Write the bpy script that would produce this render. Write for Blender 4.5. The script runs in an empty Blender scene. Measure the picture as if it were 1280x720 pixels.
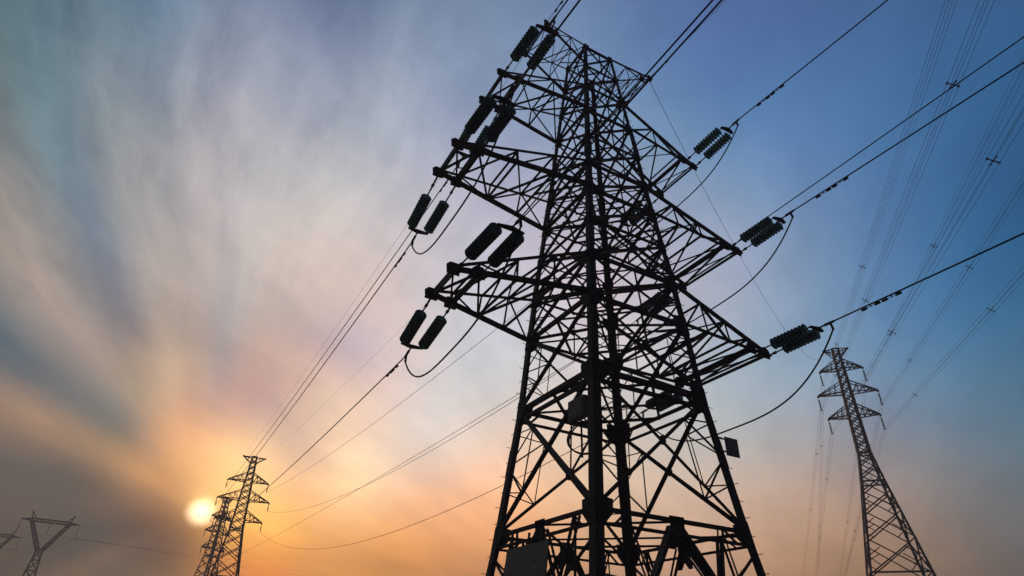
import bpy, bmesh, math, random
from mathutils import Vector, Matrix
random.seed(7)
R = math.radians
scn = bpy.context.scene
col = scn.collection

# ------------------------------------------------------------------ camera
cam_d = bpy.data.cameras.new('camera')
cam_d.sensor_width = 36.0
cam_d.lens = 36.0 * 750.749 / 1280.0
cam_d.clip_start = 0.1
cam_d.clip_end = 5000.0
cam = bpy.data.objects.new('camera', cam_d)
col.objects.link(cam)
YAW, PITCH, ROLL = R(28.100), R(31.957), R(2.086)
fw = Vector((math.cos(PITCH) * math.sin(YAW), math.cos(PITCH) * math.cos(YAW), math.sin(PITCH)))
rt = Vector((math.cos(YAW), -math.sin(YAW), 0))
up = rt.cross(fw)
r2 = math.cos(ROLL) * rt + math.sin(ROLL) * up
u2 = -math.sin(ROLL) * rt + math.cos(ROLL) * up
CAM = Vector((-13.881, -17.711, 0.870))
cam.matrix_world = Matrix(((r2.x, u2.x, -fw.x, CAM.x), (r2.y, u2.y, -fw.y, CAM.y),
                           (r2.z, u2.z, -fw.z, CAM.z), (0, 0, 0, 1)))
scn.camera = cam
GROUND = -0.73

# ------------------------------------------------------------------ exposure
vs = scn.view_settings
vs.view_transform = 'Standard'
vs.look = 'None'
vs.exposure = 0.0
vs.gamma = 1.0
vs.use_curve_mapping = False

# ------------------------------------------------------------------ sky
SUN_AZ, SUN_EL = R(2.6), R(9.57)
S = Vector((math.sin(SUN_AZ) * math.cos(SUN_EL), math.cos(SUN_AZ) * math.cos(SUN_EL), math.sin(SUN_EL)))
E1 = Vector((math.cos(SUN_AZ), -math.sin(SUN_AZ), 0))
E2 = E1.cross(S)
SUN_IN = 0.05
SUN_OUT = 1.45
HALO_W = 1.9
HALO_C = (1.9, 1.02, 0.34)
NISHITA = 0.0015
SUN_E = 0.25
HAZE = 0.0021
GROUND_R = 440
WARP = 0.11
FIB = 0.85
MOT = 0.55
SKY_BASE=(0.0190,0.0239,0.0407)
SKY=[
(1,0.413,0.863,0.291,0.30,0.30,2.7455,0.7103,-0.1779),
(1,0.457,0.641,0.616,0.50,0.50,0.2279,0.3788,0.6373),
(1,-0.050,0.826,0.562,0.30,0.30,0.5798,0.5233,0.3868),
(1,0.132,0.979,0.154,0.07,0.07,1.1518,0.6966,0.0456),
(1,0.801,0.583,0.133,0.20,0.20,0.5993,0.1989,-0.0733),
(1,0.012,0.963,0.269,0.07,0.07,0.2070,0.0475,0.0088),
(1,0.029,0.989,0.144,0.07,0.07,-0.5072,-0.3318,-0.1531),
(0,-0.920,0.393,-1.553,0.16,0.75,0.4464,0.2033,0.0432),
(1,0.829,0.407,0.385,0.20,0.20,-0.0710,0.0312,0.1725),
(1,0.309,0.946,0.103,0.11,0.11,0.2437,0.1116,-0.0639),
(1,0.723,0.114,0.681,0.20,0.20,-0.0281,0.0182,0.0943),
(0,-0.732,0.682,-0.994,0.12,0.50,0.1771,0.0925,0.0634),
(1,0.393,0.834,0.387,0.20,0.20,-1.3901,-0.0598,0.4622),
(0,-0.841,0.541,-1.419,0.12,0.50,-0.0516,-0.0300,-0.0188),
(1,0.087,0.968,0.236,0.07,0.07,1.0586,0.7450,0.1881),
(1,0.127,0.988,0.091,0.07,0.07,0.4788,-0.2009,-0.0993),
(0,-0.824,-0.567,-1.556,0.12,0.50,0.1311,0.0646,0.0226),
(0,-0.557,0.830,-0.742,0.12,0.50,-0.3560,-0.2685,-0.1296),
(1,0.079,0.950,0.303,0.07,0.07,-0.3373,-0.1765,0.0300),
(1,0.342,0.000,0.940,0.20,0.20,-0.0341,-0.0465,-0.0683),
(1,0.237,0.944,0.231,0.07,0.07,0.4577,0.5005,0.2670),
(1,0.689,0.643,0.335,0.20,0.20,-0.2767,0.1171,0.2544),
(1,-0.163,0.644,0.747,0.20,0.20,0.0121,0.0843,0.1272),
(1,-0.171,0.296,0.940,0.20,0.20,-0.0062,-0.0081,-0.0319),
(1,0.493,0.354,0.795,0.20,0.20,-0.0419,-0.0737,-0.0142),
(1,0.912,0.352,0.210,0.20,0.20,0.0477,0.1194,0.0970),
(0,-0.950,-0.313,-1.441,0.28,0.90,-0.1530,-0.0646,-0.0436),
(1,-0.015,0.975,0.221,0.07,0.07,0.5672,0.2448,0.0367),
(1,-0.162,0.981,0.102,0.07,0.07,0.1604,0.0802,0.0192),
(1,-0.070,0.930,0.362,0.07,0.07,-0.1136,-0.0887,-0.0659),
(1,-0.018,0.997,0.080,0.07,0.07,0.0482,0.0778,0.0355),
(1,0.672,0.731,0.115,0.20,0.20,0.5613,0.2843,0.1609),
(0,-0.575,0.818,-0.280,0.12,0.50,0.0594,0.0822,0.0431),
(0,-0.994,0.112,-1.509,0.12,0.50,-0.0075,-0.0001,-0.0158),
(1,0.320,0.904,0.285,0.11,0.11,-0.4760,0.0894,0.2956),
(1,0.845,0.216,0.490,0.20,0.20,-0.0419,-0.0256,-0.0024),
(1,0.221,0.970,0.098,0.07,0.07,0.5048,0.2200,0.0276),
(0,-0.376,0.927,-0.590,0.12,0.50,-0.2201,-0.1919,-0.1276),
(0,-0.142,0.990,-1.288,0.12,0.50,-0.1806,-0.0545,0.0201),
(1,0.190,0.890,0.414,0.07,0.07,-0.3225,-0.1050,0.0709),
(1,0.169,0.934,0.316,0.07,0.07,0.0050,0.1533,0.1085),
(1,-0.078,0.970,0.232,0.07,0.07,-0.3379,-0.1415,-0.0531),
(0,-0.871,0.491,-0.976,0.12,0.50,-0.2416,-0.0979,-0.0012),
(0,-0.042,0.999,-0.256,0.12,0.50,-0.1013,-0.1139,-0.0649),
(1,0.692,0.553,0.464,0.20,0.20,0.1801,0.0857,-0.0114),
(1,0.644,0.422,0.638,0.20,0.20,-0.0554,-0.0144,0.0434),
(1,0.086,0.992,0.089,0.07,0.07,0.3626,0.2717,0.0457),
(1,-0.057,0.945,0.321,0.07,0.07,0.3321,0.2305,0.0976),
(0,-0.453,0.891,-1.113,0.12,0.50,0.1093,0.0764,0.0467),
(0,-0.750,0.662,-1.526,0.12,0.50,-0.1132,-0.0399,0.0029),
(1,0.131,0.961,0.242,0.07,0.07,-0.4878,-0.2278,0.0568),
(1,0.503,0.525,0.686,0.20,0.20,-0.0595,-0.0184,-0.0966),
(1,-0.171,-0.296,0.940,0.50,0.50,-0.0130,-0.0044,0.0100),
(1,0.663,-0.383,0.643,0.30,0.30,-0.0146,-0.0098,-0.0006),
(1,-0.663,0.383,0.643,0.20,0.20,-0.0137,-0.0079,0.0029),
(1,0.552,0.796,0.248,0.20,0.20,-0.6798,-0.0604,0.0280),
(1,0.083,0.893,0.442,0.07,0.07,-0.2195,-0.1036,-0.0281),
(1,0.222,0.807,0.548,0.20,0.20,-0.1921,-0.0780,-0.0714),
(0,-0.220,0.975,-0.500,0.12,0.50,-0.0764,-0.1127,-0.0645),
(0,-0.338,0.941,-1.470,0.12,0.50,-0.1030,-0.0565,-0.0252),
]


world = bpy.data.worlds.new('World')
scn.world = world
world.use_nodes = True
nt = world.node_tree
nt.nodes.clear()
N, L = nt.nodes, nt.links


def mth(op, a, b=None, c=None):
    n = N.new('ShaderNodeMath')
    n.operation = op
    for i, v in enumerate((a, b, c)):
        if v is None:
            continue
        if isinstance(v, (int, float)):
            n.inputs[i].default_value = v
        else:
            L.new(v, n.inputs[i])
    return n.outputs[0]


def vmt(op, a, b=None, c=None, out=0):
    n = N.new('ShaderNodeVectorMath')
    n.operation = op
    for i, v in enumerate((a, b, c)):
        if v is None:
            continue
        if isinstance(v, (tuple, Vector)):
            n.inputs[i].default_value = tuple(v)
        else:
            L.new(v, n.inputs[i])
    return n.outputs[out]


tc = N.new('ShaderNodeTexCoord')
d = vmt('NORMALIZE', tc.outputs['Generated'])
# polar coordinates around the low sun: thin cloud fans out from it
dS = vmt('DOT_PRODUCT', d, S, out=1)
d1 = vmt('DOT_PRODUCT', d, E1, out=1)
d2 = vmt('DOT_PRODUCT', d, E2, out=1)
theta = mth('ARCCOSINE', mth('MINIMUM', mth('MAXIMUM', dS, -1.0), 1.0))
lth = mth('LOGARITHM', mth('ADD', theta, 0.05), math.e)


def comb(x, y, z):
    n = N.new('ShaderNodeCombineXYZ')
    for i, v in enumerate((x, y, z)):
        if isinstance(v, (int, float)):
            n.inputs[i].default_value = v
        else:
            L.new(v, n.inputs[i])
    return n.outputs[0]


def noise(vec, scale, detail, rough):
    n = N.new('ShaderNodeTexNoise')
    n.inputs['Scale'].default_value = scale
    n.inputs['Detail'].default_value = detail
    n.inputs['Roughness'].default_value = rough
    L.new(vec, n.inputs['Vector'])
    return n.outputs['Fac'], n.outputs['Color']


rad = mth('ADD', mth('SQRT', mth('ADD', mth('MULTIPLY', d1, d1), mth('MULTIPLY', d2, d2))), 1e-6)
pol = comb(mth('DIVIDE', d1, rad), mth('DIVIDE', d2, rad), lth)
wf, wc = noise(d, 4.0, 5.0, 0.55)
warp = vmt('MULTIPLY', vmt('SUBTRACT', wc, (0.5, 0.5, 0.5)), (WARP, WARP, WARP))
wp = vmt('ADD', pol, warp)
wd = vmt('ADD', d, vmt('MULTIPLY', warp, (0.35, 0.35, 0.35)))
acc = None
for straight, cx, cy, cz, sx, sz, cr, cg, cb in SKY:
    dv = vmt('MULTIPLY_ADD', wd if straight else wp, (1.0 / sx, 1.0 / sx, 1.0 / sz), (-cx / sx, -cy / sx, -cz / sz))
    w = mth('POWER', math.e, mth('MULTIPLY', vmt('DOT_PRODUCT', dv, dv, out=1), -1.0))
    acc = vmt('MULTIPLY_ADD', w, (cr, cg, cb), SKY_BASE if acc is None else acc)
acc = vmt('MAXIMUM', acc, (0.004, 0.006, 0.010))
# fibrous cirrus: noise drawn out along the fan, and a softer mottled one
f1, _ = noise(vmt('MULTIPLY_ADD', wp, (9.0, 9.0, 2.0), vmt('MULTIPLY', warp, (9.0, 9.0, 6.0))), 1.3, 7.0, 0.58)
# patchy high cloud on a flat layer overhead, drawn out diagonally
sep = N.new('ShaderNodeSeparateXYZ')
L.new(d, sep.inputs[0])
iz = mth('DIVIDE', 1.0, mth('ADD', mth('MAXIMUM', sep.outputs[2], 0.0), 0.22))
px, py = mth('MULTIPLY', sep.outputs[0], iz), mth('MULTIPLY', sep.outputs[1], iz)
pa = mth('ADD', mth('MULTIPLY', px, 0.80), mth('MULTIPLY', py, 0.60))
pb = mth('SUBTRACT', mth('MULTIPLY', py, 0.80), mth('MULTIPLY', px, 0.60))
pl = vmt('ADD', comb(mth('MULTIPLY', pa, 0.9), mth('MULTIPLY', pb, 2.6), 0.0), vmt('MULTIPLY', warp, (5.0, 5.0, 0.0)))
f2, _ = noise(pl, 1.9, 9.0, 0.60)
tex = mth('ADD', mth('MULTIPLY', mth('SUBTRACT', f1, 0.5), mth('MULTIPLY', mth('MULTIPLY', FIB, mth('MINIMUM', mth('MAXIMUM', mth('SUBTRACT', 0.85, mth('DIVIDE', d1, rad)), 0.25), 1.5)), mth('MINIMUM', mth('MAXIMUM', mth('MULTIPLY', mth('SUBTRACT', theta, 0.12), 2.0), 0.08), 1.0))), mth('MULTIPLY', mth('SUBTRACT', f2, 0.5), MOT))
acc = vmt('MULTIPLY', acc, comb(mth('ADD', 1.0, mth('MULTIPLY', tex, 1.15)), mth('ADD', 1.0, tex), mth('ADD', 1.0, mth('MULTIPLY', tex, 0.8))))
# the sun seen through the veil: disc and aureole
sr = N.new('ShaderNodeMapRange')
sr.interpolation_type = 'SMOOTHSTEP'
L.new(mth('ADD', theta, mth('MULTIPLY', mth('SUBTRACT', f2, 0.5), 0.012)), sr.inputs['Value'])
sr.inputs['From Min'].default_value = R(SUN_IN)
sr.inputs['From Max'].default_value = R(SUN_OUT)
sr.inputs['To Min'].default_value = 1.0
sr.inputs['To Max'].default_value = 0.0
acc = vmt('MULTIPLY_ADD', sr.outputs[0], (3.4, 2.6, 1.6), acc)
# the cloud bank on the lower left cuts into the aureole
bank = mth('MINIMUM', mth('MAXIMUM', mth('ADD', 0.78, vmt('DOT_PRODUCT', wp, (0.16, 0.34, 0.0), out=1)), 0.35), 1.15)
halo = mth('MULTIPLY', bank, mth('POWER', math.e, mth('MULTIPLY', theta, -1.0 / R(HALO_W))))
acc = vmt('MULTIPLY_ADD', halo, HALO_C, acc)

bg = N.new('ShaderNodeBackground')
L.new(acc, bg.inputs['Color'])
bg.inputs['Strength'].default_value = 1.0
sky = N.new('ShaderNodeTexSky')
sky.sky_type = 'NISHITA'
sky.sun_disc = False
sky.sun_elevation = SUN_EL
sky.sun_rotation = SUN_AZ
sky.air_density = 1.0
sky.dust_density = 0.5
bg2 = N.new('ShaderNodeBackground')
L.new(sky.outputs[0], bg2.inputs['Color'])
bg2.inputs['Strength'].default_value = NISHITA
add = N.new('ShaderNodeAddShader')
L.new(bg.outputs[0], add.inputs[0])
L.new(bg2.outputs[0], add.inputs[1])
wo = N.new('ShaderNodeOutputWorld')
L.new(add.outputs[0], wo.inputs['Surface'])
world.cycles.sampling_method = 'MANUAL'
world.cycles.sample_map_resolution = 512

# ------------------------------------------------------------------ sun
sun_d = bpy.data.lights.new('sun', 'SUN')
sun_d.energy = SUN_E
sun_d.color = (1.0, 0.55, 0.25)
sun_d.angle = R(1.5)
sun = bpy.data.objects.new('sun', sun_d)
col.objects.link(sun)
sun.rotation_euler = S.to_track_quat('Z', 'Y').to_euler()
sun.location = (0, 300, 80)

# ------------------------------------------------------------------ materials
def mat(name, base, rough=0.6, metal=0.0, var=0.35, scale=3.0, tint=None, bump=0.0, spec=0.5, trans=0.0):
    m = bpy.data.materials.new(name)
    m.use_nodes = True
    t = m.node_tree
    b = t.nodes['Principled BSDF']
    b.inputs['Roughness'].default_value = rough
    b.inputs['Metallic'].default_value = metal
    b.inputs['Specular IOR Level'].default_value = spec
    if trans:
        b.inputs['Transmission Weight'].default_value = trans
    tcn = t.nodes.new('ShaderNodeTexCoord')
    nz = t.nodes.new('ShaderNodeTexNoise')
    nz.inputs['Scale'].default_value = scale
    nz.inputs['Detail'].default_value = 6
    nz.inputs['Roughness'].default_value = 0.65
    t.links.new(tcn.outputs['Object'], nz.inputs['Vector'])
    cr = t.nodes.new('ShaderNodeValToRGB')
    cr.color_ramp.elements[0].position = 0.3
    cr.color_ramp.elements[1].position = 0.72
    tint = tint or base
    cr.color_ramp.elements[0].color = (*[c * (1 - var) for c in base], 1)
    cr.color_ramp.elements[1].color = (*[min(1, c * (1 + var)) for c in tint], 1)
    t.links.new(nz.outputs['Fac'], cr.inputs['Fac'])
    t.links.new(cr.outputs['Color'], b.inputs['Base Color'])
    if bump:
        bp = t.nodes.new('ShaderNodeBump')
        bp.inputs['Strength'].default_value = bump
        bp.inputs['Distance'].default_value = 0.02
        t.links.new(nz.outputs['Fac'], bp.inputs['Height'])
        t.links.new(bp.outputs['Normal'], b.inputs['Normal'])
    return m


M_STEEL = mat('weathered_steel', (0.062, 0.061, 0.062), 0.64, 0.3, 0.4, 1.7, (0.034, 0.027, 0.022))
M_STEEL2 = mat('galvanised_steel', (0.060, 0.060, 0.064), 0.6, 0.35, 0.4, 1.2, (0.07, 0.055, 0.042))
M_PLATE = mat('gusset_steel', (0.024, 0.023, 0.023), 0.68, 0.3, 0.4, 4.0)
M_GLASS = mat('green_insulator_glass', (0.045, 0.18, 0.145), 0.18, 0.0, 0.25, 2.0, spec=0.6, trans=0.55)
M_CAP = mat('insulator_cap', (0.05, 0.05, 0.05), 0.5, 0.6, 0.3, 8.0)
M_WIRE = mat('aluminium_strand', (0.035, 0.036, 0.040), 0.55, 0.5, 0.25, 2.0)
M_SIGN = mat('enamel_sign', (0.50, 0.50, 0.49), 0.45, 0.0, 0.35, 3.0, (0.07, 0.06, 0.05))
M_BOARD = mat('speckled_board', (0.17, 0.155, 0.14), 0.55, 0.0, 0.55, 9.0, (0.24, 0.20, 0.16))
M_CONC = mat('concrete', (0.30, 0.29, 0.27), 0.9, 0.0, 0.25, 5.0, bump=0.4)
M_SOIL = mat('dry_grass_soil', (0.07, 0.065, 0.04), 0.95, 0.0, 0.5, 0.6, (0.10, 0.085, 0.05), bump=0.5)


# ------------------------------------------------------------------ mesh helpers
def V(*a):
    return Vector(a[0]) if len(a) == 1 else Vector(a)


def link(name, me, parent=None):
    o = bpy.data.objects.new(name, me)
    col.objects.link(o)
    if parent is not None:
        o.parent = parent
    return o


def build(name, bm, m, parent=None, smooth=False):
    me = bpy.data.meshes.new(name)
    bmesh.ops.recalc_face_normals(bm, faces=bm.faces[:])
    bm.to_mesh(me)
    bm.free()
    me.materials.append(m)
    if smooth:
        for p in me.polygons:
            p.use_smooth = True
    return link(name, me, parent)


def tag(o, label, cat, group=None, kind=None):
    if label:
        o['label'] = label
    if cat:
        o['category'] = cat
    if group:
        o['group'] = group
    if kind:
        o['kind'] = kind
    return o


def thing(name, loc, label, cat, group=None):
    o = link(name, None)
    o.location = loc
    return tag(o, label, cat, group)


def prism(bm, prof, p, q, x, y):
    """sweep the closed profile [(u, v)...] from p to q, u along x and v along y"""
    p, q = V(p), V(q)
    a = [bm.verts.new(p + x * u + y * v) for u, v in prof]
    b = [bm.verts.new(q + x * u + y * v) for u, v in prof]
    n = len(prof)
    for i in range(n):
        j = (i + 1) % n
        bm.faces.new((a[i], a[j], b[j], b[i]))
    bm.faces.new(a[::-1])
    bm.faces.new(b)


def angle(bm, p, q, w, nrm, t=None, off=0.0):
    """rolled-steel angle from p to q; one leg lies in the plane whose normal is nrm, the other stands inward"""
    p, q, nrm = V(p), V(q), V(nrm)
    ax = (q - p).normalized()
    n = nrm - ax * nrm.dot(ax)
    if n.length < 1e-4:
        n = ax.orthogonal()
    n.normalize()
    s = ax.cross(n)
    t = t or max(0.012, w * 0.13)
    o = n * off
    prof = [(-w / 2, 0), (w / 2, 0), (w / 2, -w), (w / 2 - t, -w), (w / 2 - t, -t), (-w / 2, -t)]
    prism(bm, prof, p + o, q + o, s, n)


def tube(bm, pts, r, seg=6):
    pts = [V(p) for p in pts]
    rings = []
    ref = None
    for i, p in enumerate(pts):
        a = (pts[min(i + 1, len(pts) - 1)] - pts[max(i - 1, 0)]).normalized()
        if ref is None:
            ref = a.orthogonal().normalized()
        x = (ref - a * ref.dot(a)).normalized()
        ref = x
        y = a.cross(x)
        rr = r[i] if isinstance(r, (list, tuple)) else r
        rings.append([bm.verts.new(p + (x * math.cos(k * 2 * math.pi / seg) + y * math.sin(k * 2 * math.pi / seg)) * rr)
                      for k in range(seg)])
    for a, b in zip(rings, rings[1:]):
        for k in range(seg):
            bm.faces.new((a[k], a[(k + 1) % seg], b[(k + 1) % seg], b[k]))
    bm.faces.new(rings[0][::-1])
    bm.faces.new(rings[-1])


def box(bm, c, x, y, z):
    """box centred at c with half-extent vectors x, y, z"""
    c, x, y, z = V(c), V(x), V(y), V(z)
    v = [bm.verts.new(c + x * i + y * j + z * k) for i in (-1, 1) for j in (-1, 1) for k in (-1, 1)]
    for f in ((0, 1, 3, 2), (4, 6, 7, 5), (0, 4, 5, 1), (2, 3, 7, 6), (0, 2, 6, 4), (1, 5, 7, 3)):
        bm.faces.new([v[i] for i in f])


def plate(bm, c, u, v, n, pts, t):
    """flat polygon plate; pts are (u, v) metres about c, thickness t along n"""
    c, u, v, n = V(c), V(u).normalized(), V(v).normalized(), V(n).normalized()
    a = [bm.verts.new(c + u * x + v * y) for x, y in pts]
    b = [bm.verts.new(c + u * x + v * y + n * t) for x, y in pts]
    k = len(pts)
    for i in range(k):
        bm.faces.new((a[i], a[(i + 1) % k], b[(i + 1) % k], b[i]))
    bm.faces.new(a[::-1])
    bm.faces.new(b)


def lerp(a, b, t):
    return V(a) * (1 - t) + V(b) * t


def BM():
    return bmesh.new()


# ------------------------------------------------------------------ ground and air
bm = BM()
bmesh.ops.create_circle(bm, cap_ends=True, radius=GROUND_R, segments=96)
bmesh.ops.translate(bm, verts=bm.verts[:], vec=(40, 60, GROUND))
tag(build('ground', bm, M_SOIL), None, None, kind='structure')
if HAZE > 0:
    bm = BM()
    z0, z1 = GROUND - 1.0, 66.0
    rr = GROUND_R + 10
    bmesh.ops.create_cube(bm, size=1.0)
    bmesh.ops.scale(bm, verts=bm.verts[:], vec=(2 * rr, 2 * rr, z1 - z0))
    bmesh.ops.translate(bm, verts=bm.verts[:], vec=(40, 60, (z0 + z1) / 2))
    mh = bpy.data.materials.new('haze_air')
    mh.use_nodes = True
    t = mh.node_tree
    t.nodes.clear()
    pv = t.nodes.new('ShaderNodeVolumePrincipled')
    pv.inputs['Color'].default_value = (0.86, 0.84, 0.84, 1)
    pv.inputs['Density'].default_value = HAZE
    pv.inputs['Anisotropy'].default_value = 0.3
    om = t.nodes.new('ShaderNodeOutputMaterial')
    t.links.new(pv.outputs[0], om.inputs['Volume'])
    tag(build('haze', bm, mh), None, None, kind='stuff')

# ------------------------------------------------------------------ the big tension tower
LEV = [(GROUND, 3.90), (4.76, 3.12), (9.50, 2.58), (12.63, 2.36), (14.65, 2.20), (16.60, 2.03), (18.50, 1.86),
       (20.20, 1.69), (22.15, 1.54), (24.14, 1.39), (26.10, 1.23), (28.00, 1.07), (29.85, 0.92)]


def hw(z):
    for (a, ha), (b, hb) in zip(LEV, LEV[1:]):
        if z <= b:
            return ha + (hb - ha) * (z - a) / (b - a)
    return LEV[-1][1]


def leg_pt(sx, sy, z):
    h = hw(z)
    return V(sx * h, sy * h, z)


FACES = [(V(-1, 0, 0), (-1, 1), (-1, -1)), (V(0, -1, 0), (-1, -1), (1, -1)),
         (V(1, 0, 0), (1, -1), (1, 1)), (V(0, 1, 0), (1, 1), (-1, 1))]

tower = thing('lattice_tower', (0, 0, GROUND),
              'huge dark lattice pylon filling the middle of the view, with wide crossarms seen from below', 'pylon')
TO = V(0, 0, GROUND)


def tb(name, bm, m, parent, smooth=False, label=None):
    """build a child of the tower in tower-local coordinates (parents sit at the tower base)"""
    bmesh.ops.translate(bm, verts=bm.verts[:], vec=-TO)
    o = build(name, bm, m, parent, smooth)
    if label:
        o['label'] = label
    return o


# legs: angles with the corner outward, stepped lighter higher up; gusset plates and step bolts are their sub-parts
GUS = {4.76: 0.74, 9.50: 0.80, 12.63: 0.72, 14.65: 0.60, 16.60: 0.42, 18.50: 0.56, 20.20: 0.48, 22.15: 0.36,
       24.14: 0.46, 26.10: 0.34, 28.00: 0.24, 29.85: 0.30}
legs = {}
for sx in (-1, 1):
    for sy in (-1, 1):
        bm = BM()
        for (za, _), (zb, _) in zip(LEV, LEV[1:]):
            p, q = leg_pt(sx, sy, za), leg_pt(sx, sy, zb)
            w = 0.32 if za < 9 else 0.28 if za < 14 else 0.235 if za < 20 else 0.19 if za < 26 else 0.16
            t = 0.03
            ex, ey = V(-sx, 0, 0), V(0, -sy, 0)
            prism(bm, [(0, 0), (w, 0), (w, t), (t, t), (t, w), (0, w)], p, q, ex, ey)
        # splice angles at two heights
        for zs in (7.4, 15.6, 21.2):
            p, q = leg_pt(sx, sy, zs - 0.5), leg_pt(sx, sy, zs + 0.5)
            w = 0.34 if zs < 9 else 0.26
            c = V(-sx, -sy, 0) * -0.014
            prism(bm, [(0, 0), (w, 0), (w, 0.012), (0.012, 0.012), (0.012, w), (0, w)], p + c, q + c, V(-sx, 0, 0), V(0, -sy, 0))
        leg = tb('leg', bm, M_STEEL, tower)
        legs[(sx, sy)] = leg
        for z, g in GUS.items():
            bm = BM()
            p = leg_pt(sx, sy, z)
            ld = (leg_pt(sx, sy, min(z + 1, 29.85)) - leg_pt(sx, sy, min(z + 1, 29.85) - 1)).normalized()
            for n, along in ((V(sx, 0, 0), V(0, -sy, 0)), (V(0, sy, 0), V(-sx, 0, 0))):
                a, b = g * 0.35, g * 1.0
                b = g * 0.86
                pts = [(-0.012, -g * 0.66), (a * 1.1, -g * 0.66), (b * 0.98, -g * 0.16), (b, g * 0.42), (b * 0.5, g * 0.46), (-0.012, g * 0.46)]
                plate(bm, p + n * 0.004, along, ld, n, pts, 0.016)
                for ux, vz in ((0.1, -0.5), (0.1, 0.35), (0.45, -0.15), (0.45, 0.2), (0.75, 0.0)):     # bolt heads
                    box(bm, p + n * 0.03 + along * (b * ux) + ld * (g * vz), along * 0.018, V(0, 0, 0.018), n * 0.018)
            tb('gusset_plate', bm, M_PLATE, leg)
        if (sx, sy) in ((1, -1), (-1, 1)):
            z = 2.4
            k = 0
            while z < 29.0:
                bm = BM()
                p = leg_pt(sx, sy, z)
                dd = V(0, sy, 0) if k % 2 else V(sx, 0, 0)
                tube(bm, [p - dd * 0.02, p + dd * 0.18], 0.012, 5)
                tb('step_bolt', bm, M_STEEL, leg)
                z += 0.56
                k += 1
        bm = BM()
        p = leg_pt(sx, sy, GROUND)
        bmesh.ops.create_cone(bm, cap_ends=True, segments=24, radius1=0.62, radius2=0.5, depth=0.7)
        bmesh.ops.translate(bm, verts=bm.verts[:], vec=p + V(0, 0, 0.12))
        tb('footing', bm, M_CONC, leg)


def fp(face, u, z):
    """point on a tower face: u from -1 (first leg) to 1 (second leg)"""
    n, a, b = face
    return lerp(leg_pt(*a, z), leg_pt(*b, z), (u + 1) / 2)


def redundants(bm, face, z0, z1, w, n):
    """small bracing between the legs and the big X of one panel"""
    zc = z0 + (z1 - z0) * hw(z0) / (hw(z0) + hw(z1))
    for s in (-1, 1):
        X = fp(face, 0, zc)
        lo, hi = fp(face, s, z0), fp(face, s, z1)
        m_lo, m_hi = lerp(lo, X, 0.5), lerp(hi, X, 0.5)
        zl, zh = m_lo.z, m_hi.z
        lm = fp(face, s, (zl + zh) / 2)
        angle(bm, m_lo, lm, w, n, off=-0.05)
        angle(bm, m_hi, lm, w, n, off=-0.05)
        angle(bm, m_lo, fp(face, s, zl + 0.25), w * 0.8, n, off=-0.05)
        angle(bm, m_hi, fp(face, s, zh + 0.1), w * 0.8, n, off=-0.05)
        angle(bm, m_lo, m_hi, w * 0.7, n, off=-0.07)


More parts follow.
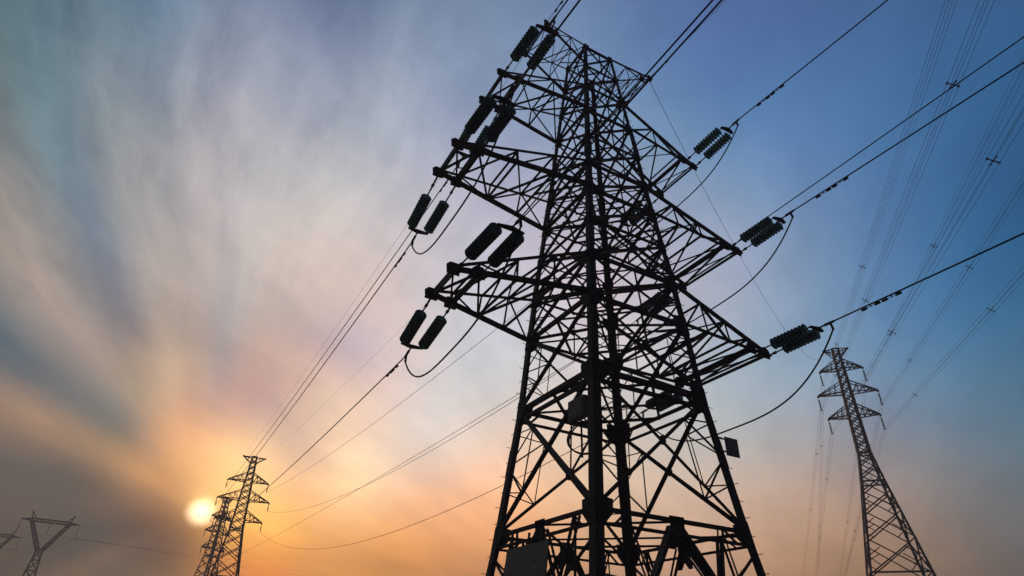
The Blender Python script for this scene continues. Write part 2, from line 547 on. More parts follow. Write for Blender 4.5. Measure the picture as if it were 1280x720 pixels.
PANELS = [(4.76, 9.50, 0.125, True), (9.50, 12.63, 0.12, True), (12.63, 14.65, 0.115, False), (14.65, 16.60, 0.105, False),
          (16.60, 18.50, 0.105, False), (18.50, 20.20, 0.10, False), (20.20, 22.15, 0.10, False), (22.15, 24.14, 0.095, False),
          (24.14, 26.10, 0.095, False), (26.10, 28.00, 0.085, False), (28.00, 29.85, 0.085, False)]
for face in FACES:
    n = face[0]
    for z0, z1, w, red in PANELS:
        bm = BM()
        angle(bm, fp(face, -1, z0), fp(face, 1, z1), w, n, off=-0.02)
        angle(bm, fp(face, 1, z0), fp(face, -1, z1), w, n, off=-0.02 - w * 0.2)
        if red:
            redundants(bm, face, z0, z1, w * 0.43, n)
        elif z0 < 20:
            # half-height struts carry the long diagonals
            zc = z0 + (z1 - z0) * hw(z0) / (hw(z0) + hw(z1))
            for s in (-1, 1):
                angle(bm, lerp(fp(face, s, z0), fp(face, 0, zc), 0.5), fp(face, s, zc), w * 0.5, n, off=-0.06)
                angle(bm, lerp(fp(face, s, z1), fp(face, 0, zc), 0.5), fp(face, s, zc), w * 0.5, n, off=-0.06)
        zc = z0 + (z1 - z0) * hw(z0) / (hw(z0) + hw(z1))
        g = w * 1.3
        plate(bm, fp(face, 0, zc) - n * 0.012, n.cross(V(0, 0, 1)), V(0, 0, 1), n,
              [(-g, 0), (-g * .4, -g), (g * .4, -g), (g, 0), (g * .4, g), (-g * .4, g)], 0.012)
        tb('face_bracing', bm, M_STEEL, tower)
    # leg extension: K legs dropping from a big gusset in the middle of the first belt
    zb = 4.76
    apex = fp(face, 0, zb)
    bm = BM()
    t = n.cross(V(0, 0, 1))
    for s in (-1, 1):
        foot = fp(face, s * 0.93, GROUND + 0.35)
        a0 = apex + (fp(face, s, zb) - apex).normalized() * 0.14 - V(0, 0, 0.15)
        angle(bm, a0, foot, 0.13, n, off=-0.02)
        angle(bm, a0 - n * 0.22, foot - n * 0.1, 0.09, n, off=-0.02)
        for f1, z1 in ((0.36, 3.4), (0.68, 1.7)):
            kpt = lerp(a0, foot, f1)
            angle(bm, kpt, fp(face, s, kpt.z + 0.2), 0.07, n, off=-0.06)
            angle(bm, kpt, fp(face, s, kpt.z + 1.3), 0.07, n, off=-0.06)
        kpt = lerp(a0, foot, 0.36)
        angle(bm, kpt, fp(face, s * 0.62, zb), 0.075, n, off=-0.06)
        angle(bm, kpt - n * 0.16, fp(face, s * 0.62, zb) - n * 0.2, 0.065, n, off=-0.06)
        angle(bm, lerp(a0, foot, 0.68), fp(face, s * 0.62, zb), 0.06, n, off=-0.09)
    tb('leg_bracing', bm, M_STEEL, tower)
    bm = BM()
    plate(bm, apex - n * 0.05, t, V(0, 0, 1), n,
          [(-0.30, 0.12), (-0.27, -0.35), (-0.40, -0.85), (-0.18, -0.85), (0, -0.62), (0.18, -0.85), (0.40, -0.85), (0.27, -0.35), (0.30, 0.12)], 0.02)
    for i in range(6):
        for j in (-1, 1):
            box(bm, apex + t * (0.14 * j) + V(0, 0, 0.02 - 0.11 * i) - n * 0.02, t * 0.02, V(0, 0, 0.02), n * 0.018)
    tb('belt_gusset', bm, M_PLATE, tower)

# belts: the horizontal frames that tie the four legs together
for z, w, dbl, plan in ((4.76, 0.12, True, True), (9.50, 0.17, True, True), (12.63, 0.15, False, True), (14.65, 0.13, False, True),
                        (16.60, 0.09, False, False), (18.50, 0.13, False, True), (20.20, 0.11, False, True), (22.15, 0.08, False, False),
                        (24.14, 0.11, False, True), (26.10, 0.09, False, True), (28.00, 0.08, False, False), (29.85, 0.11, False, True)):
    bm = BM()
    for face in FACES:
        n = face[0]
        angle(bm, fp(face, -1, z), fp(face, 1, z), w, n, off=-0.03)
        if dbl:
            angle(bm, fp(face, -1, z - 0.42), fp(face, 1, z - 0.42), w * 0.75, n, off=-0.03)
            for u in (-0.62, 0.62):
                angle(bm, fp(face, u, z), fp(face, u * 1.25, z - 0.42), w * 0.5, n, off=-0.05)
    if plan:
        h = hw(z)
        mid = [V(-h, 0, z), V(0, -h, z), V(h, 0, z), V(0, h, z)]
        for a, b in zip(mid, mid[1:] + mid[:1]):
            angle(bm, a - V(0, 0, 0.08), b - V(0, 0, 0.08), w * 0.6, (0, 0, -1))
        if z < 21:
            angle(bm, (-h, -h, z - 0.1), (h, h, z - 0.1), w * 0.55, (0, 0, -1))
            angle(bm, (-h, h, z - 0.16), (h, -h, z - 0.16), w * 0.55, (0, 0, -1))
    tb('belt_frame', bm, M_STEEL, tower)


# crossarms: lower and upper chords to a rectangular end, lacing between
def crossarm(side, z0, z1, a, yn, yp, w=0.13, bays=3, peak=False, ln=0.9):
    arm = None
    h0, h1 = hw(z0), hw(z1)
    zt0 = z0 if not peak else z1 - 0.18
    zt1 = (z0 + 0.20) if not peak else z1
    ends = {-1: yn, 1: yp}
    lo = {}
    hi = {}
    bm = BM()
    for s in (-1, 1):
        lo[s] = (V(side * h0, s * h0, z0), V(side * a, ends[s], zt0))
        hi[s] = (V(side * h1, s * h1, z1), V(side * a, ends[s], zt1))
        angle(bm, *lo[s], w, (0, 0, -1))
        angle(bm, *hi[s], w * 0.8, (0, s, 0))
    # end beams where the strings hang
    fb = 1 - ln / (a - h0)
    for f in (1.0, fb):
        p, q = lerp(*lo[-1], f), lerp(*lo[1], f)
        angle(bm, p - V(0, 0, 0.03), q - V(0, 0, 0.03), w * 0.95, (side, 0, 0))
        angle(bm, p + V(0, 0, 0.16), q + V(0, 0, 0.16), w * 0.6, (side, 0, 0))
    arm = tb('crossarm', bm, M_STEEL, tower)
    bm = BM()
    st = [0.0] + [fb * (i + 1) / bays for i in range(bays)] + [1.0]
    for i in range(len(st) - 1):
        f, g = st[i], st[i + 1]
        for s in (-1, 1):
            A, B, C, D = lerp(*lo[s], f), lerp(*lo[s], g), lerp(*hi[s], f), lerp(*hi[s], g)
            if g < 0.99:
                angle(bm, B, D, w * 0.5, (0, s, 0), off=-0.02)
                if i % 2 == 0:
                    angle(bm, A, D, w * 0.55, (0, s, 0), off=-0.03)
                else:
                    angle(bm, C, B, w * 0.55, (0, s, 0), off=-0.03)
        # plan lacing under and over
        a0, a1 = lerp(*lo[-1], f), lerp(*lo[1], f)
        b0, b1 = lerp(*lo[-1], g), lerp(*lo[1], g)
        if g < 0.99:
            angle(bm, b0, b1, w * 0.5, (0, 0, -1), off=-0.02)
            angle(bm, a0 if i % 2 else a1, b1 if i % 2 else b0, w * 0.5, (0, 0, -1), off=-0.03)
            if i == 0:
                angle(bm, a0, lerp(b0, b1, 0.5), w * 0.45, (0, 0, -1), off=-0.05)
            c0, c1 = lerp(*hi[-1], f), lerp(*hi[1], f)
            d0, d1 = lerp(*hi[-1], g), lerp(*hi[1], g)
            angle(bm, d0, d1, w * 0.45, (0, 0, 1), off=-0.02)
            angle(bm, c1 if i % 2 else c0, d0 if i % 2 else d1, w * 0.42, (0, 0, 1), off=-0.03)
        else:
            angle(bm, a0, b1, w * 0.5, (0, 0, -1), off=-0.02)
            angle(bm, a1, b0, w * 0.45, (0, 0, -1), off=-0.04)
    tb('lacing', bm, M_STEEL, arm)
    # hanger plates at the four string points
    for f in (1.0, fb):
        for s in (-1, 1):
            bm = BM()
            c = lerp(*lo[s], f)
            k = 0.24 if not peak else 0.13
            plate(bm, c + V(0, 0, 0.14), V(1, 0, 0), V(0, 0, 1), V(0, s, 0),
                  [(-k, -0.32), (k, -0.32), (k * 1.2, 0.05), (k * .6, 0.2), (-k * .6, 0.2), (-k * 1.2, 0.05)], 0.018)
            box(bm, c + V(0, s * 0.05, -0.06), V(k * 0.9, 0, 0), V(0, 0.12, 0), V(0, 0, 0.016))
            tb('hanger_plate', bm, M_PLATE, arm)
    return [V(side * a, 0, zt0), fb]


ARMS = {  # (side, tier): z0, z1, reach, y near end, y far end
    (-1, 4): (12.63, 14.65, 7.35, -1.0, 1.0), (-1, 3): (18.50, 20.20, 7.75, -1.1, 0.8), (-1, 2): (24.14, 26.10, 5.90, -1.0, 0.85),
    (1, 4): (12.63, 14.65, 7.10, -2.15, 2.2), (1, 3): (18.50, 20.20, 7.30, -1.65, 2.2), (1, 2): (24.14, 26.10, 6.00, -0.95, 1.7)}
for (s, t), (z0, z1, a, yn, yp) in ARMS.items():
    crossarm(s, z0, z1, a, yn, yp, 0.165 if t > 2 else 0.14, 3 if t > 2 else 2)
for s in (-1, 1):
    crossarm(s, 28.0, 29.85, 3.5, -1.05, 1.1, 0.09, 2, peak=True, ln=0.6)

# things bolted to the tower
bm = BM()
fL = FACES[0]
c = V(-3.48, 0.28, 3.20)
tl = V(0.11, 0, 1).normalized()
box(bm, c, V(0.02, 0, 0), V(0, 1.32, 0), tl * 0.92)
board = tb('warning_board', bm, M_BOARD, tower, label='large speckled board hung below the first belt, its back to the light')
for y in (-0.8, 0.0, 0.8):
    bm = BM()
    box(bm, c + V(0.055, y, 0.15), V(0.03, 0, 0), V(0, 0.03, 0), tl * 1.15)
    tb('board_rail', bm, M_STEEL, board)
bm = BM()
c = V(-2.60, -1.70, 8.25)
box(bm, c, V(0.12, 0, 0), V(0, 0.46, 0), V(0, 0, 0.36))
jb = tb('junction_box', bm, M_SIGN, tower, label='grey box bolted beside the near leg under the second belt')
bm = BM()
box(bm, c + V(-0.132, 0, 0), V(0.01, 0, 0), V(0, 0.40, 0), V(0, 0, 0.31))
tb('lid', bm, M_BOARD, jb)
cc = V(-2.15, -1.35, 7.45)
cu = V(0.62, -0.78, 0)
for k, rr in enumerate((0.60, 0.57)):
    bm = BM()
    ring = []
    for i in range(41):
        a = 2 * math.pi * i / 40
        ring.append(cc + V(0.05 * k + 0.03 * math.sin(3 * a), 0.04 * k, -0.03 * k) + cu * (math.cos(a) * rr) + V(0, 0, math.sin(a) * rr * 0.92))
    tube(bm, ring, 0.030, 6)
    tb('cable_coil', bm, M_WIRE, tower, True)
for y in (-0.13, 0.13):
    bm = BM()
    box(bm, cc + cu * y + V(0.1, 0.08, 0.2), cu * 0.03, V(0.02, 0.016, 0), V(0, 0, 0.85))
    tb('coil_bracket', bm, M_STEEL, tower)
bm = BM()
p = leg_pt(1, -1, 7.75)
box(bm, p + V(0.52, -0.02, -0.05), V(0.32, 0, 0), V(0, 0.012, 0), V(0, 0, 0.34))
sp = tb('number_plate', bm, M_SIGN, tower, label='small square plate standing out from the right leg')
bm = BM()
for z in (-0.25, 0.2):
    box(bm, p + V(0.24, 0.012, z), V(0.3, 0, 0), V(0, 0.012, 0), V(0, 0, 0.025))
tb('bracket', bm, M_STEEL, sp)


# ------------------------------------------------------------------ tension insulators
def disc_profile():
    return [(0.05, 0.0), (0.055, 0.045), (0.12, 0.055), (0.235, 0.088), (0.25, 0.102), (0.235, 0.112), (0.16, 0.10), (0.145, 0.122),
            (0.10, 0.108), (0.06, 0.112), (0.035, 0.15)]


def lathe(bm, o, ax, prof, seg=18):
    ax = V(ax).normalized()
    x = ax.orthogonal().normalized()
    y = ax.cross(x)
    prev = None
    for r, h in prof:
        ring = [bm.verts.new(o + ax * h + (x * math.cos(2 * math.pi * k / seg) + y * math.sin(2 * math.pi * k / seg)) * r) for k in range(seg)]
        if prev:
            for k in range(seg):
                bm.faces.new((prev[k], prev[(k + 1) % seg], ring[(k + 1) % seg], ring[k]))
        else:
            bm.faces.new(ring[::-1])
        prev = ring
    bm.faces.new(prev)


def tension_set(side, tier, sy, slope, label, lead=1.15, nd=11):
    z0, z1, a, yn, yp = ARMS[(side, tier)]
    ye = yn if sy < 0 else yp
    x1, x0 = side * a, side * (a - (0.74 if side > 0 else 0.9))
    base = V((x1 + x0) / 2, ye, z0 - 0.1)
    root = thing('tension_insulator', base, label, 'insulator', 'double insulator strings of the big pylon')
    dirv = V(0, sy, slope).normalized()
    pitch = 0.168
    nd = 10 if side > 0 else 11
    tot = lead + nd * pitch
    ytip = None
    for x in (x1, x0):
        off = V(x - base.x, 0, 0)
        # the strings converge a little towards the yoke
        conv = V((base.x - x) * 0.10, 0, 0)
        e = off + dirv * tot + conv
        ax = (e - off).normalized()
        b = BM()
        for k in range(nd):
            lathe(b, off + ax * (lead + k * pitch), ax, disc_profile())
        st = build('insulator_string', b, M_GLASS, root, True)
        b = BM()
        tube(b, [off, off + ax * (lead * 0.5)], 0.042, 6)
        tube(b, [off + ax * (lead * 0.5), off + ax * lead], 0.032, 6)
        lathe(b, off + ax * (lead * 0.42), ax, [(0.03, 0), (0.065, 0.03), (0.065, 0.15), (0.03, 0.18)], 8)
        build('link_rod', b, M_CAP, st, True)
        b = BM()
        tube(b, [off + ax * (lead + nd * pitch), off + ax * (tot + 0.22)], 0.024, 6)
        build('link_rod', b, M_CAP, st, True)
    e1 = V(x1 - base.x, 0, 0) * 0.9 + dirv * (tot + 0.2)
    e0 = V(x0 - base.x, 0, 0) * 0.9 + dirv * (tot + 0.2)
    mid = (e1 + e0) / 2 + dirv * 0.17
    b = BM()
    nn = dirv.cross(V(1, 0, 0)).normalized()
    lo = [b.verts.new(v - nn * 0.02) for v in (e1 + (e1 - e0) * 0.1 - dirv * 0.07, e0 + (e0 - e1) * 0.1 - dirv * 0.07, e0 + (e0 - e1) * 0.1 + dirv * 0.05, mid, e1 + (e1 - e0) * 0.1 + dirv * 0.05)]
    hi = [b.verts.new(v.co + nn * 0.04) for v in lo]
    for k in range(5):
        b.faces.new((lo[k], lo[(k + 1) % 5], hi[(k + 1) % 5], hi[k]))
    b.faces.new(lo[::-1])
    b.faces.new(hi)
    build('yoke_plate', b, M_PLATE, root)
    cl = mid + dirv * 0.62
    b = BM()
    tube(b, [mid - dirv * 0.03, mid + dirv * 0.2], 0.035, 6)
    tube(b, [mid + dirv * 0.2, cl], [0.06, 0.05], 8)
    tube(b, [mid + dirv * 0.45, mid + dirv * 0.50 - V(0, 0, 0.32)], 0.05, 8)
    build('strain_clamp', b, M_CAP, root, True)
    return base + cl, base + mid + dirv * 0.50 - V(0, 0, 0.30)


TIER = {4: 'lowest', 3: 'middle', 2: 'upper'}
SIDE = {-1: 'left', 1: 'right'}
SLOPE = {(-1, 4, 1): -0.24, (-1, 3, 1): -0.22, (-1, 2, 1): -0.2, (1, 4, 1): -0.05, (1, 3, 1): -0.12, (1, 2, 1): -0.12,
         (-1, 4, -1): -0.03, (-1, 3, -1): -0.05, (-1, 2, -1): -0.05, (1, 4, -1): 0.0, (1, 3, -1): 0.02, (1, 2, -1): 0.06}
LEAD = {(-1, 4, 1): 0.95, (-1, 3, 1): 1.25, (-1, 4, -1): 1.35}
TXT = {}
clampA, clampJ = {}, {}
for (s, t, y) in SLOPE:
    toward = 'pulling down towards the sun' if y > 0 else 'pulling overhead'
    what = 'paired green insulator strings on the %s %s crossarm, %s' % (TIER[t], SIDE[s], toward)
    clampA[(s, t, y)], clampJ[(s, t, y)] = tension_set(s, t, y, SLOPE[(s, t, y)], what, LEAD.get((s, t, y), 0.95 if s > 0 else 1.1))


# ------------------------------------------------------------------ wires
def span(p, q, sag, n=28):
    p, q = V(p), V(q)
    return [lerp(p, q, i / n) - V(0, 0, 4 * sag * (i / n) * (1 - i / n)) for i in range(n + 1)]


def damper(parent, at, ax, sc=1.0):
    b = BM()
    ax = V(ax).normalized()
    dn = V(0, 0, -0.09 * sc)
    tube(b, [at, at + dn], 0.025 * sc, 5)
    tube(b, [at + dn - ax * 0.22 * sc, at + dn + ax * 0.22 * sc], 0.012 * sc, 5)
    for k in (-1, 1):
        tube(b, [at + dn + ax * (0.16 * k * sc), at + dn + ax * (0.36 * k * sc)], 0.05 * sc, 7)
    o = build('vibration_damper', b, M_CAP, parent, True)
    return o


def wire(name, pts, r, label, group, cat='power line', twin=0.0, dampers=()):
    b = BM()
    if twin:
        ax = (pts[-1] - pts[0]).normalized()
        sd = ax.cross(V(0, 0, 1)).normalized() * twin
        for k in (-1, 1):
            tube(b, [p + sd * (k if i else k * 0.4) for i, p in enumerate(pts)], r, 6)
    else:
        tube(b, pts, r, 6)
    o = build(name, b, M_WIRE, None, True)
    tag(o, label, cat, group)
    for dist in dampers:
        acc_ = 0
        for u, v in zip(pts, pts[1:]):
            l = (v - u).length
            if acc_ + l >= dist:
                damper(o, lerp(u, v, (dist - acc_) / l), v - u)
                break
            acc_ += l
    return o


# jumper loops under the arm ends
JS = {(-1, 4): 1.9, (-1, 3): 2.1, (-1, 2): 1.5, (1, 4): 2.3, (1, 3): 1.9, (1, 2): 1.6}
for (s, t), sg in JS.items():
    p, q = clampJ[(s, t, -1)], clampJ[(s, t, 1)]
    pts = []
    n = 36
    for i in range(n + 1):
        f = i / n
        g = 1 - abs(2 * f - 1) ** 3.2
        pts.append(lerp(p, q, f) - V(0, 0, sg * g))
    wire('jumper_wire', pts, 0.034, 'slack jumper loop hanging under the %s %s crossarm of the big pylon' % (TIER[t], SIDE[s]),
         'jumper loops of the big pylon', 'jumper wire')

# spans that pass over the camera
OVER = {(1, 2): (-0.0385, 70), (1, 3): (0.005, 70), (1, 4): (0.0145, 70), (-1, 4): (0.04, 60), (-1, 3): (-0.064, 55), (-1, 2): (-0.06, 55)}
for (s, t), (sl, ln) in OVER.items():
    p = clampA[(s, t, -1)]
    q = p + V(0, -ln, sl * ln)
    wire('overhead_conductor', span(p, q, 0.25), 0.021 if (s, t) == (-1, 4) else 0.031,
         'dark cable running overhead from the %s %s crossarm' % (TIER[t], SIDE[s]),
         'cables passing overhead', twin=0.08 if (s, t) == (-1, 4) else 0.0, dampers=(1.5, 2.3) if s > 0 else (2.0,))
p = V(6.9, -2.9, 18.95)
wire('overhead_conductor', [V(6.85, -1.72, 18.55)] + span(p, p + V(0, -70, 0.0397 * 70), 0.2), 0.025,
     'thinner cable just above the one from the middle right crossarm', 'cables passing overhead')
for s in (-1, 1):
    p = V(s * 3.5, -1.05, 29.75)
    wire('earth_wire', span(p, p + V(0, -60, -1.0), 0.4), 0.013, 'thin earth wire running overhead from the %s tip of the top arm' % SIDE[s],
         'earth wires overhead', 'earth wire', dampers=(1.2,))


# ------------------------------------------------------------------ distant towers
def far_tower(name, loc, rz, prof, arms, label, top_bar=None, m=None, w=0.16, red=3.0, hook=1.6, grp=None):
    m = m or M_STEEL2
    root = thing(name, loc, label, 'pylon', grp)
    root.rotation_euler.z = rz

    def h(z):
        for (a, ha), (b_, hb) in zip(prof, prof[1:]):
            if z <= b_:
                return ha + (hb - ha) * (z - a) / (b_ - a)
        return prof[-1][1]
    P = lambda sx, sy, z: V(sx * h(z), sy * h(z), z)
    for sx in (-1, 1):
        for sy in (-1, 1):
            b = BM()
            for (a, _), (c_, _) in zip(prof, prof[1:]):
                prism(b, [(0, 0), (w * 1.25, 0), (w * 1.25, .03), (.03, .03), (.03, w * 1.25), (0, w * 1.25)], P(sx, sy, a), P(sx, sy, c_), V(-sx, 0, 0), V(0, -sy, 0))
            build('leg', b, m, root)
    zs = [prof[0][0]]
    while zs[-1] < prof[-1][0] - 0.5:
        zs.append(min(prof[-1][0], zs[-1] + max(1.3, h(zs[-1]) * 2 * 0.62)))
    for n, a, c_ in FACES:
        b = BM()
        for z0, z1 in zip(zs, zs[1:]):
            big = h(z0) > 2.2
            A0, B0, A1, B1 = P(*a, z0), P(*c_, z0), P(*a, z1), P(*c_, z1)
            angle(b, A0, B1, w * 0.7, n, off=-0.02)
            angle(b, B0, A1, w * 0.7, n, off=-0.05)
            if big:
                X = (A0 + B1) / 2
                angle(b, lerp(A0, X, .5), P(*a, (z0 + z1) / 2), w * .5, n, off=-.06)
                angle(b, lerp(B0, X, .5), P(*c_, (z0 + z1) / 2), w * .5, n, off=-.06)
                angle(b, lerp(A1, X, .5), P(*a, (z0 + z1) / 2), w * .5, n, off=-.06)
                angle(b, lerp(B1, X, .5), P(*c_, (z0 + z1) / 2), w * .5, n, off=-.06)
        for z, _ in prof[1:]:
            angle(b, P(*a, z), P(*c_, z), w * 0.9, n, off=-0.03)
        build('face_bracing', b, m, root)
    tips = {}
    for k, (half, z, rise) in enumerate(arms):
        for s in (-1, 1):
            b = BM()
            tip = V(s * half, 0, z)
            hh, ht = h(z), h(z + rise)
            for sy in (-1, 1):
                lo0, hi0 = V(s * hh, sy * hh, z), V(s * ht, sy * ht, z + rise)
                lo1, hi1 = tip + V(0, sy * 0.12, 0), tip + V(0, sy * 0.12, 0.14)
                angle(b, lo0, lo1, w * 0.75, (0, 0, -1))
                angle(b, hi0, hi1, w * 0.65, (0, sy, 0))
                nb = 3
                for i in range(1, nb + 1):
                    f, g = i / (nb + 1), (i - 1) / (nb + 1)
                    angle(b, lerp(lo0, lo1, f), lerp(hi0, hi1, f), w * 0.4, (0, sy, 0))
                    angle(b, lerp(lo0, lo1, g), lerp(hi0, hi1, f), w * 0.4, (0, sy, 0))
            for i in (1, 2, 3):
                f = i / 4
                angle(b, lerp(V(s * hh, -hh, z), tip, f), lerp(V(s * hh, hh, z), tip, f), w * .4, (0, 0, -1))
            box(b, tip + V(0, 0, -0.08), V(0.16, 0, 0), V(0, 0.16, 0), V(0, 0, 0.12))
            build('crossarm', b, m, root)
            tips[(s, k)] = tip
    if top_bar:
        half, z = top_bar
        for s in (-1, 1):
            b = BM()
            ht = h(z)
            for sy in (-1, 1):
                angle(b, (s * ht, sy * ht, z), (s * half, sy * 0.1, z + 0.1), w * 0.7, (0, 0, 1))
                angle(b, (s * ht, sy * ht, z - 1.3), (s * half, sy * 0.1, z), w * 0.6, (0, sy, 0))
                for f in (0.35, 0.7):
                    angle(b, lerp((s * ht, sy * ht, z), (s * half, sy * .1, z), f), lerp((s * ht, sy * ht, z - 1.3), (s * half, sy * .1, z), f), w * .4, (0, sy, 0))
            box(b, (s * half, 0, z + 0.02), V(0.14, 0, 0), V(0, 0.14, 0), V(0, 0, 0.14))
            build('earth_wire_arm', b, m, root)
            tips[(s, 'top')] = V(s * half, 0, z)
    mw = Matrix.Translation(V(loc)) @ Matrix.Rotation(rz, 4, 'Z')
    return root, {k: mw @ v for k, v in tips.items()}


def suspension(at, length, label, group, r=0.16, nd=12):
    b = BM()
    pit = (length - 0.5) / nd
    for k in range(nd):
        lathe(b, V(0, 0, -0.3 - k * pit), V(0, 0, -1), [(0.04, 0), (0.06, pit * .3), (r, pit * .6), (r * .8, pit * .75), (0.04, pit)], 8)
    tube(b, [V(0, 0, 0), V(0, 0, -length)], 0.03, 5)
    box(b, V(0, 0, -length), V(0.06, 0, 0), V(0, 0.22, 0), V(0, 0, 0.07))
    o = build('suspension_insulator', b, M_GLASS, None, True)
    o.location = at
    tag(o, label, 'insulator', group)
    return V(at) + V(0, 0, -length)


# the tower in front of the sun, and its smaller-looking twin behind it
ZS = GROUND
sun_prof = [(0, 4.6), (14.8, 2.75), (24.2, 1.45), (39.8, 0.62)]
sun_arms = [(4.3, 34.2, 1.9), (5.4, 30.2, 2.1), (4.9, 25.9, 2.1)]
sun_t, sun_tip = far_tower('lattice_tower', (0.6, 131.6, ZS), R(-3), sun_prof, sun_arms,
                           'tall slim dark pylon just right of the sun, nearer of the two there', top_bar=(2.4, 39.7), w=0.25, m=M_STEEL)
sun_t2 = sun_t.copy()
col.objects.link(sun_t2)
for ch in list(sun_t.children):
    c_ = ch.copy()
    col.objects.link(c_)
    c_.parent = sun_t2
sun_t2.location = (0.9, 181.9, ZS + 0.0)
sun_t2.rotation_euler.z = R(48)
sun_t2['label'] = 'smaller distant pylon overlapping the sun disc, behind the nearer slim one'
mw2 = Matrix.Translation(V(0.9, 181.9, ZS)) @ Matrix.Rotation(R(48), 4, 'Z')
ORD = ['top', 'middle', 'bottom']
sun_hang = {}
for k, (half, z, rise) in enumerate(sun_arms):
    for s in (-1, 1):
        sun_hang[(s, k)] = suspension(sun_tip[(s, k)] - V(0, 0, 0.2), 1.5, 'short insulator hanging from the %s %s arm of the slim pylon by the sun' % (ORD[k], SIDE[s]), 'insulators on the pylon by the sun', 0.17, 8)
        suspension(mw2 @ V(s * half, 0, z) - V(0, 0, 0.2), 1.5, 'tiny insulator on the %s %s arm of the farther pylon against the sun' % (ORD[k], SIDE[s]), 'insulators on the farther pylon by the sun', 0.17, 8)

# spans towards the sun
SAGS = {(-1, 2): 0.8, (-1, 3): 1.0, (-1, 4): 1.4, (1, 2): 1.6, (1, 3): 3.4, (1, 4): 5.0}
for (s, t), sg in SAGS.items():
    p = clampA[(s, t, 1)]
    q = sun_hang[(s, {2: 0, 3: 1, 4: 2}[t])]
    wire('long_span_conductor', span(p, q, sg, 48), 0.029 if s < 0 else 0.022,
         'cable sloping from the %s %s crossarm down to the slim pylon by the sun' % (TIER[t], SIDE[s]), 'cables running towards the sun',
         dampers=(1.3, 2.1) if s < 0 else (1.5,))
p = clampA[(1, 3, 1)] + V(0.1, 0.2, -0.05)
wire('long_span_conductor', span(p, mw2 @ V(2.6, 0, 22.2), 1.0, 40), 0.022, 'thin straight cable dropping past the slim pylon to the farther one', 'cables running towards the sun')
for s in (-1, 1):
    wire('earth_wire', span(V(s * 3.5, 1.1, 29.75), sun_tip[(s, 'top')], 0.6, 40), 0.010, 'thin earth wire from the %s tip of the top arm to the slim pylon' % SIDE[s],
         'earth wires towards the sun', 'earth wire')

# the tall suspension tower on the right
rp = [(0, 6.1), (14, 3.9), (27, 1.65), (31.5, 0.98), (49.9, 0.62)]
ra = [(3.3, 46.0, 1.7), (4.5, 41.7, 2.0), (3.8, 37.6, 1.9)]
RANG = math.atan2(-0.79, 0.61)
rtower, rtip = far_tower('lattice_tower', (80.6, 38.3, GROUND), RANG, rp, ra,
                         'tall narrow pylon on the right, tapering to three short pairs of arms', top_bar=(1.9, 49.8), w=0.25)
for k in range(3):
    for s in (-1, 1):
        hang = suspension(rtip[(s, k)] - V(0, 0, 0.2), 2.2, 'insulator string hanging from the %s arm on the %s of the right hand pylon' % (ORD[k], 'far side' if s < 0 else 'near side'), 'insulators on the right hand pylon', 0.17, 11)
        near = {(1, 0): -0.11, (1, 1): -0.105, (1, 2): -0.13, (-1, 0): -0.13, (-1, 1): -0.14, (-1, 2): -0.145}[(s, k)]
        hd = V(-0.766, -0.643, 0)
        hf = V(math.sin(R(50.3)), math.cos(R(50.3)), 0)
        lab = 'four wire bundle over the %s %s arm of the right hand pylon' % (ORD[k], 'far side' if s < 0 else 'near side')
        root = thing('bundle_conductor', hang, lab, 'power line', 'wire bundles of the right hand pylon')
        path = []
        far_s = {(-1, 0): -0.14, (-1, 1): -0.02, (-1, 2): -0.06, (1, 0): -0.13, (1, 1): -0.10, (1, 2): -0.07}[(s, k)]
        for tt in (200, 160, 120, 80, 50, 30, 15, 6):
            path.append(hf * tt + V(0, 0, far_s * tt * (1 if tt < 200 else 1)))
        path.append(V(0, 0, 0))
        for tt in (6, 15, 30, 45, 60, 75, 90, 105, 120):
            path.append(hd * tt + V(0, 0, near * tt))
        offs = [V(x, 0, z) for x in (-0.2, 0.2) for z in (-0.2, 0.2)]
        side_v = V(0.64, -0.77, 0)
        for o_ in offs:
            b = BM()
            tube(b, [pp + side_v * o_.x + V(0, 0, o_.z) for pp in path], 0.010, 5)
            build('conductor', b, M_WIRE, root, True)
        for seg, ff in ((3, .3), (5, .4), (10, .5), (12, .2 + .15 * k), (14, .5 - .1 * k), (16, .1 + .2 * k)):
            u, v = path[seg], path[seg + 1]
            cpt = lerp(u, v, ff)
            b = BM()
            for sgn in (-1, 1):
                box(b, cpt, (side_v * 0.24 + V(0, 0, 0.24 * sgn)), (v - u).normalized() * 0.03, (side_v * 0.014 - V(0, 0, 0.014 * sgn)))
            for o_ in offs:
                pc = cpt + side_v * o_.x + V(0, 0, o_.z)
                ax = (v - u).normalized()
                tube(b, [pc - ax * 0.08, pc + ax * 0.08], 0.04, 6)
            build('spacer', b, M_CAP, root)

wire('earth_wire', span(V(3.5, -1.0, 29.7), rtip[(-1, 'top')], 7.5, 40), 0.013,
     'thin faint wire sagging from the big pylon top to the right hand pylon', 'earth wires towards the right', 'earth wire')

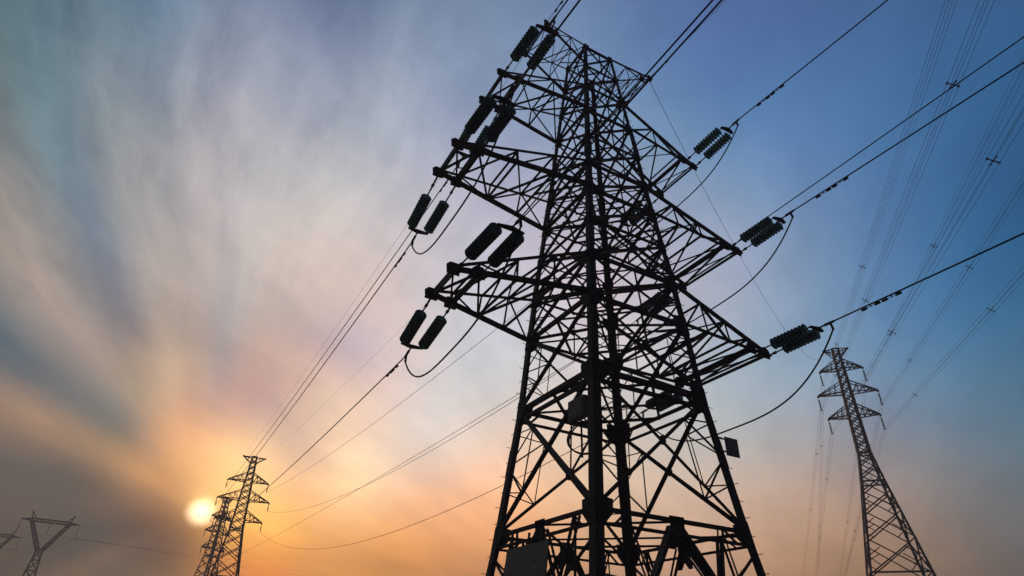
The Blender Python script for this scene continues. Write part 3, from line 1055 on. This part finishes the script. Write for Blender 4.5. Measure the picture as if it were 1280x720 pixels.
# waisted towers far away on the left
def cat_head(loc, label, rz=0.0, sc=1.0):
    root = thing('waisted_tower', loc, label, 'pylon', 'waisted pylons far on the left')
    root.rotation_euler.z = rz
    root.scale = (sc, sc, sc)
    m, w = M_STEEL2, 0.42

    def strut(name, p0, h0, p1, h1, nseg):
        p0, p1 = V(p0), V(p1)
        b = BM()
        cs = [(-1, -1), (1, -1), (1, 1), (-1, 1)]
        q = lambda f, c: lerp(p0, p1, f) + V(c[0], c[1], 0) * (h0 + (h1 - h0) * f)
        for c in cs:
            angle(b, q(0, c), q(1, c), w, (c[0], c[1], 0))
        for i in range(nseg):
            f, g = i / nseg, (i + 1) / nseg
            for a, c in zip(cs, cs[1:] + cs[:1]):
                n = V(a[0] + c[0], a[1] + c[1], 0)
                angle(b, q(f, a), q(g, c), w * .6, n)
                angle(b, q(f, c), q(g, a), w * .6, n)
                angle(b, q(g, a), q(g, c), w * .6, n)
        return build(name, b, m, root)
    strut('body', (0, 0, 0), 4.2, (0, 0, 32.0), 1.0, 9)
    for s in (-1, 1):
        strut('fork_arm', (s * 0.6, 0, 31.6), 0.75, (s * 6.2, 0, 41.8), 0.6, 5)
        b = BM()
        for y in (-.5, .5):
            angle(b, (s * 6.2, y, 42.4), (s * 7.0, 0, 45.0), w * .8, (0, 1, 0))
            angle(b, (s * 5.0, y, 42.4), (s * 7.0, 0, 45.0), w * .7, (0, 1, 0))
        build('earth_wire_peak', b, m, root)
        b = BM()
        for y in (-.6, .6):
            angle(b, (s * 6.6, y, 42.4), (s * 9.4, 0, 41.9), w * .8, (0, 0, 1))
            angle(b, (s * 6.6, y, 41.4), (s * 9.4, 0, 41.8), w * .8, (0, 0, -1))
        angle(b, (s * 8.0, 0, 42.2), (s * 8.0, 0, 41.6), w * .5, (0, 1, 0))
        build('arm_end', b, m, root)
    b = BM()
    for y in (-.6, .6):
        for z in (41.4, 42.4):
            angle(b, (-6.6, y, z), (6.6, y, z), w * .8, (0, y, 0))
        for i in range(10):
            xa = -6.6 + 1.32 * i
            angle(b, (xa, y, 41.4 if i % 2 else 42.4), (xa + 1.32, y, 42.4 if i % 2 else 41.4), w * .5, (0, y, 0))
    build('bridge_beam', b, m, root)
    mw = Matrix.Translation(V(loc)) @ Matrix.Rotation(rz, 4, 'Z') @ Matrix.Scale(sc, 4)
    return root, [mw @ V(x, 0, 41.4) for x in (-9.3, 0, 9.3)]


cat1, hang1 = cat_head((-50.6, 280, GROUND), 'pale hazy pylon with a forked Y shaped head, whole head in view at lower left', R(6))
cat2, hang2 = cat_head((-75.5, 335, GROUND), 'faint forked pylon cut off by the left edge of the picture', R(12))
PH = ['left', 'middle', 'right']
b1, b2 = [], []
for nm, hs, out in (('forked pylon at lower left', hang1, b1), ('faint forked pylon at the left edge', hang2, b2)):
    for k, p in enumerate(hs):
        out.append(suspension(p, 4.2, '%s hanging insulator of the %s' % (PH[k], nm), 'insulators on the forked pylons', 0.2, 16))
for k in range(3):
    wire('distant_conductor', span(b1[k], V(110 + 6 * k, 330 + 14 * k, 33.0 - 2.0 * k), -1.5, 40), 0.030,
         'faint far cable running right from the %s insulator of the forked pylon' % PH[k], 'faint far cables at lower left')
    wire('distant_conductor', span(b2[k], b1[k] + V(0, 0, 0.05), 3.0, 24), 0.05,
         'faint far cable between the two forked pylons, on the %s insulators' % PH[k], 'faint far cables at lower left')
    wire('distant_conductor', span(b2[k], V(-170, 380 + 6 * k, 36), 5.0, 20), 0.05,
         'faint far cable leaving the left edge pylon from its %s insulator' % PH[k], 'faint far cables at lower left')
